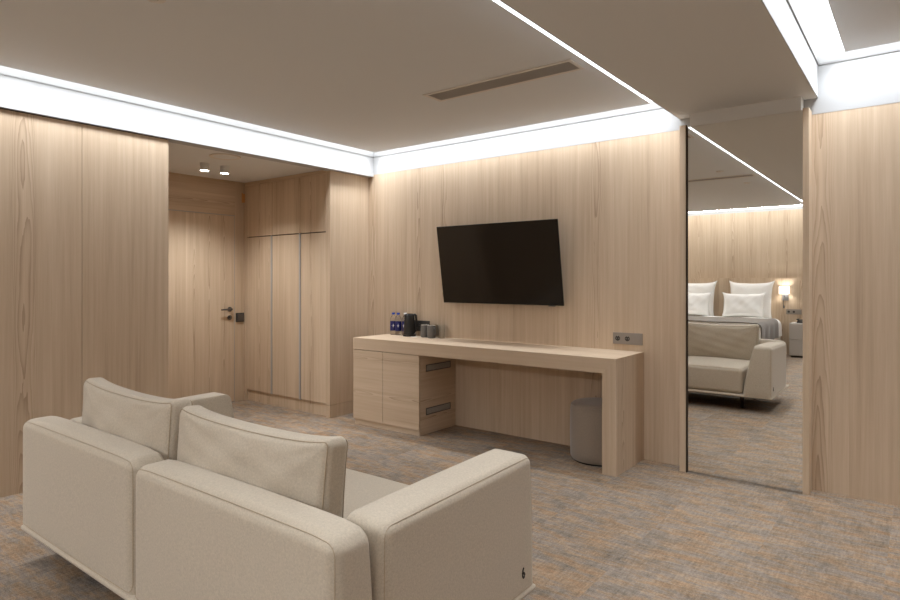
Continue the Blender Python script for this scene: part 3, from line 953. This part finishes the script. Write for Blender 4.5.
lx = -1.925
t = thing('wall_lamp', 'lit bedside wall lamp with a square white shade on the headboard', 'lamp', (lx, HF, .96))
bm = bmesh.new()
for (x0_, x1_, y0_, y1_) in ((-.075, .075, .125, .128), (-.075, .075, .022, .025), (-.075, -.072, .025, .125), (.072, .075, .025, .125)):
    add_box(bm, lx + x0_, lx + x1_, HF + y0_, HF + y1_, 1.075, 1.205)
obj('lamp_shade', bm, M['shade_on'], t)
obj('wall_plate', box(lx - .045, lx + .055, HF, HF + .015, .955, 1.065, bev=.002), M['alu'], t)
bm = add_tube(bmesh.new(), [(lx, HF + .012, 1.03), (lx, HF + .06, 1.03), (lx, HF + .075, 1.045), (lx, HF + .075, 1.10)], .006, 10)
obj('arm', bm, M['alu'], t, True)
bm = add_tube(bmesh.new(), [(lx - .02, HF + .012, .975), (lx - .02, HF + .035, .955), (lx - .02, HF + .035, .90), (lx - .012, HF + .04, .86)], .004, 8)
rl = obj('reading_light', bm, M['alu_dark'], t, True)
obj('reading_light_head', add_lathe(bmesh.new(), [(.008, .82), (.012, .83), (.012, .868), (.006, .872)], 16, (lx - .012, HF + .04, 0)), M['alu_dark'], rl, True)
ld = bpy.data.lights.new('lamp_bulb', 'POINT'); ld.energy = 4.5; ld.shadow_soft_size = .03; ld.color = (1, .95, .88)
lo = bpy.data.objects.new('lamp_bulb', ld); COL.objects.link(lo); lo.parent = t; lo.location = (0, .075, .18)

t = thing('wall_socket', 'grey socket strip on the headboard under the wall lamp', 'socket', (-1.78, HF, .72))
obj('plate', box(-1.905, -1.665, HF, HF + .010, .715, .805, bev=.002), M['socket'], t)
for cx in (-1.865, -1.785):
    obj('socket_well', add_lathe(bmesh.new(), [(.019, .0101), (.019, .0112)], 20, (cx, HF, .76), 'Y'), M['socket_hole'], t)
obj('blank_insert', box(-1.735, -1.68, HF + .010, HF + .013, .732, .788, bev=.002), M['socket'], t)

# ------------------------------------------------------------------ lights: LED tape hidden in the coves
LEDC = (0.93, 0.975, 1.03)
def led(name, center, length, along, facing, watt_per_m, width=.025):
    ld = bpy.data.lights.new(name, 'AREA'); ld.shape = 'RECTANGLE'
    ld.size = length; ld.size_y = width; ld.energy = watt_per_m * length; ld.color = LEDC; ld.spread = R(115)
    o = bpy.data.objects.new(name, ld); COL.objects.link(o); o.location = center
    zax = -Vector(facing).normalized(); xax = Vector(along).normalized(); yax = zax.cross(xax)
    o.rotation_euler = Matrix((xax, yax, zax)).transposed().to_euler()
    return o
W = 10.8
zl = ZP + .05
mx, my = (PX0 + PX1) / 2, (PY0 + PY1) / 2
LX, LY = PX1 - PX0 + .1, PY1 - PY0 + .1
DN = (0, 0, -1)
led('cove_led', (PX0 - .05, my, zl), LY, (0, 1, 0), DN, W * .62, .08)
led('cove_led', (PX1 + .06, my, zl), LY, (0, 1, 0), DN, W * .4, .10)
led('cove_led', (mx, PY1 + .06, zl), LX, (1, 0, 0), DN, W * .52, .10)
led('cove_led', (mx, PY0 - .12, zl), LX, (1, 0, 0), (0, 1.0, -1), W * 1.9, .10)
zl2 = ZP2 + .05
qx0, qx1, qy0, qy1 = XS1 + .16, XR - .16, YF + .16, YB - .16
led('cove_led', (qx0 - .06, (qy0 + qy1) / 2, zl2), qy1 - qy0 + .1, (0, 1, 0), DN, W * .52, .10)
led('cove_led', (qx1 + .06, (qy0 + qy1) / 2, zl2), qy1 - qy0 + .1, (0, 1, 0), DN, W * .25, .10)
led('cove_led', ((qx0 + qx1) / 2, qy1 + .06, zl2), qx1 - qx0 + .1, (1, 0, 0), DN, W * .7, .10)
led('cove_led', ((qx0 + qx1) / 2, qy0 - .06, zl2), qx1 - qx0 + .1, (1, 0, 0), (0, .8, -1), W * 1.2, .10)
def ring(x0, x1, y0, y1, a0, a1, b0, b1, z):
    bm = bmesh.new()
    add_box(bm, x0, a0, y0, y1, z, z + .006); add_box(bm, a1, x1, y0, y1, z, z + .006)
    add_box(bm, a0, a1, y0, b0, z, z + .006); add_box(bm, a0, a1, b1, y1, z, z + .006)
    return bm
struct('cove_diffuser', ring(XF, XS0 - .004, YF + .002, YB - .002, PX0 + .03, PX1 - .03, PY0 + .03, PY1 - .03, ZP + .056), M['led'])
struct('cove_diffuser', ring(XS1 + .004, XR - .002, YF + .002, YB - .002, qx0 + .03, qx1 - .03, qy0 + .03, qy1 - .03, ZP2 + .056), M['led'])

w = bpy.data.worlds.new('room_dark'); scn.world = w; w.use_nodes = True
w.node_tree.nodes['Background'].inputs[0].default_value = (0.6, 0.55, 0.5, 1)
w.node_tree.nodes['Background'].inputs[1].default_value = 0.02

# ------------------------------------------------------------------ camera
cd = bpy.data.cameras.new('camera'); cam = bpy.data.objects.new('camera', cd); COL.objects.link(cam)
cd.sensor_width = 36; cd.lens = 612 / 900 * 36; cd.shift_y = -20 / 900; cd.clip_start = .02
cam.location = (0, 0, 1.32); cam.rotation_euler = (R(90), 0, math.atan(472 / 612))
scn.camera = cam

scn.view_settings.view_transform = 'Standard'; scn.view_settings.look = 'None'
scn.view_settings.gamma = 1.0; scn.view_settings.use_curve_mapping = False
scn.view_settings.exposure = -0.24
cy = scn.cycles
cy.use_denoising = True
cy.max_bounces = 14; cy.diffuse_bounces = 8; cy.glossy_bounces = 6; cy.transmission_bounces = 10
cy.sample_clamp_indirect = 6.0
cy.caustics_reflective = False; cy.caustics_refractive = False
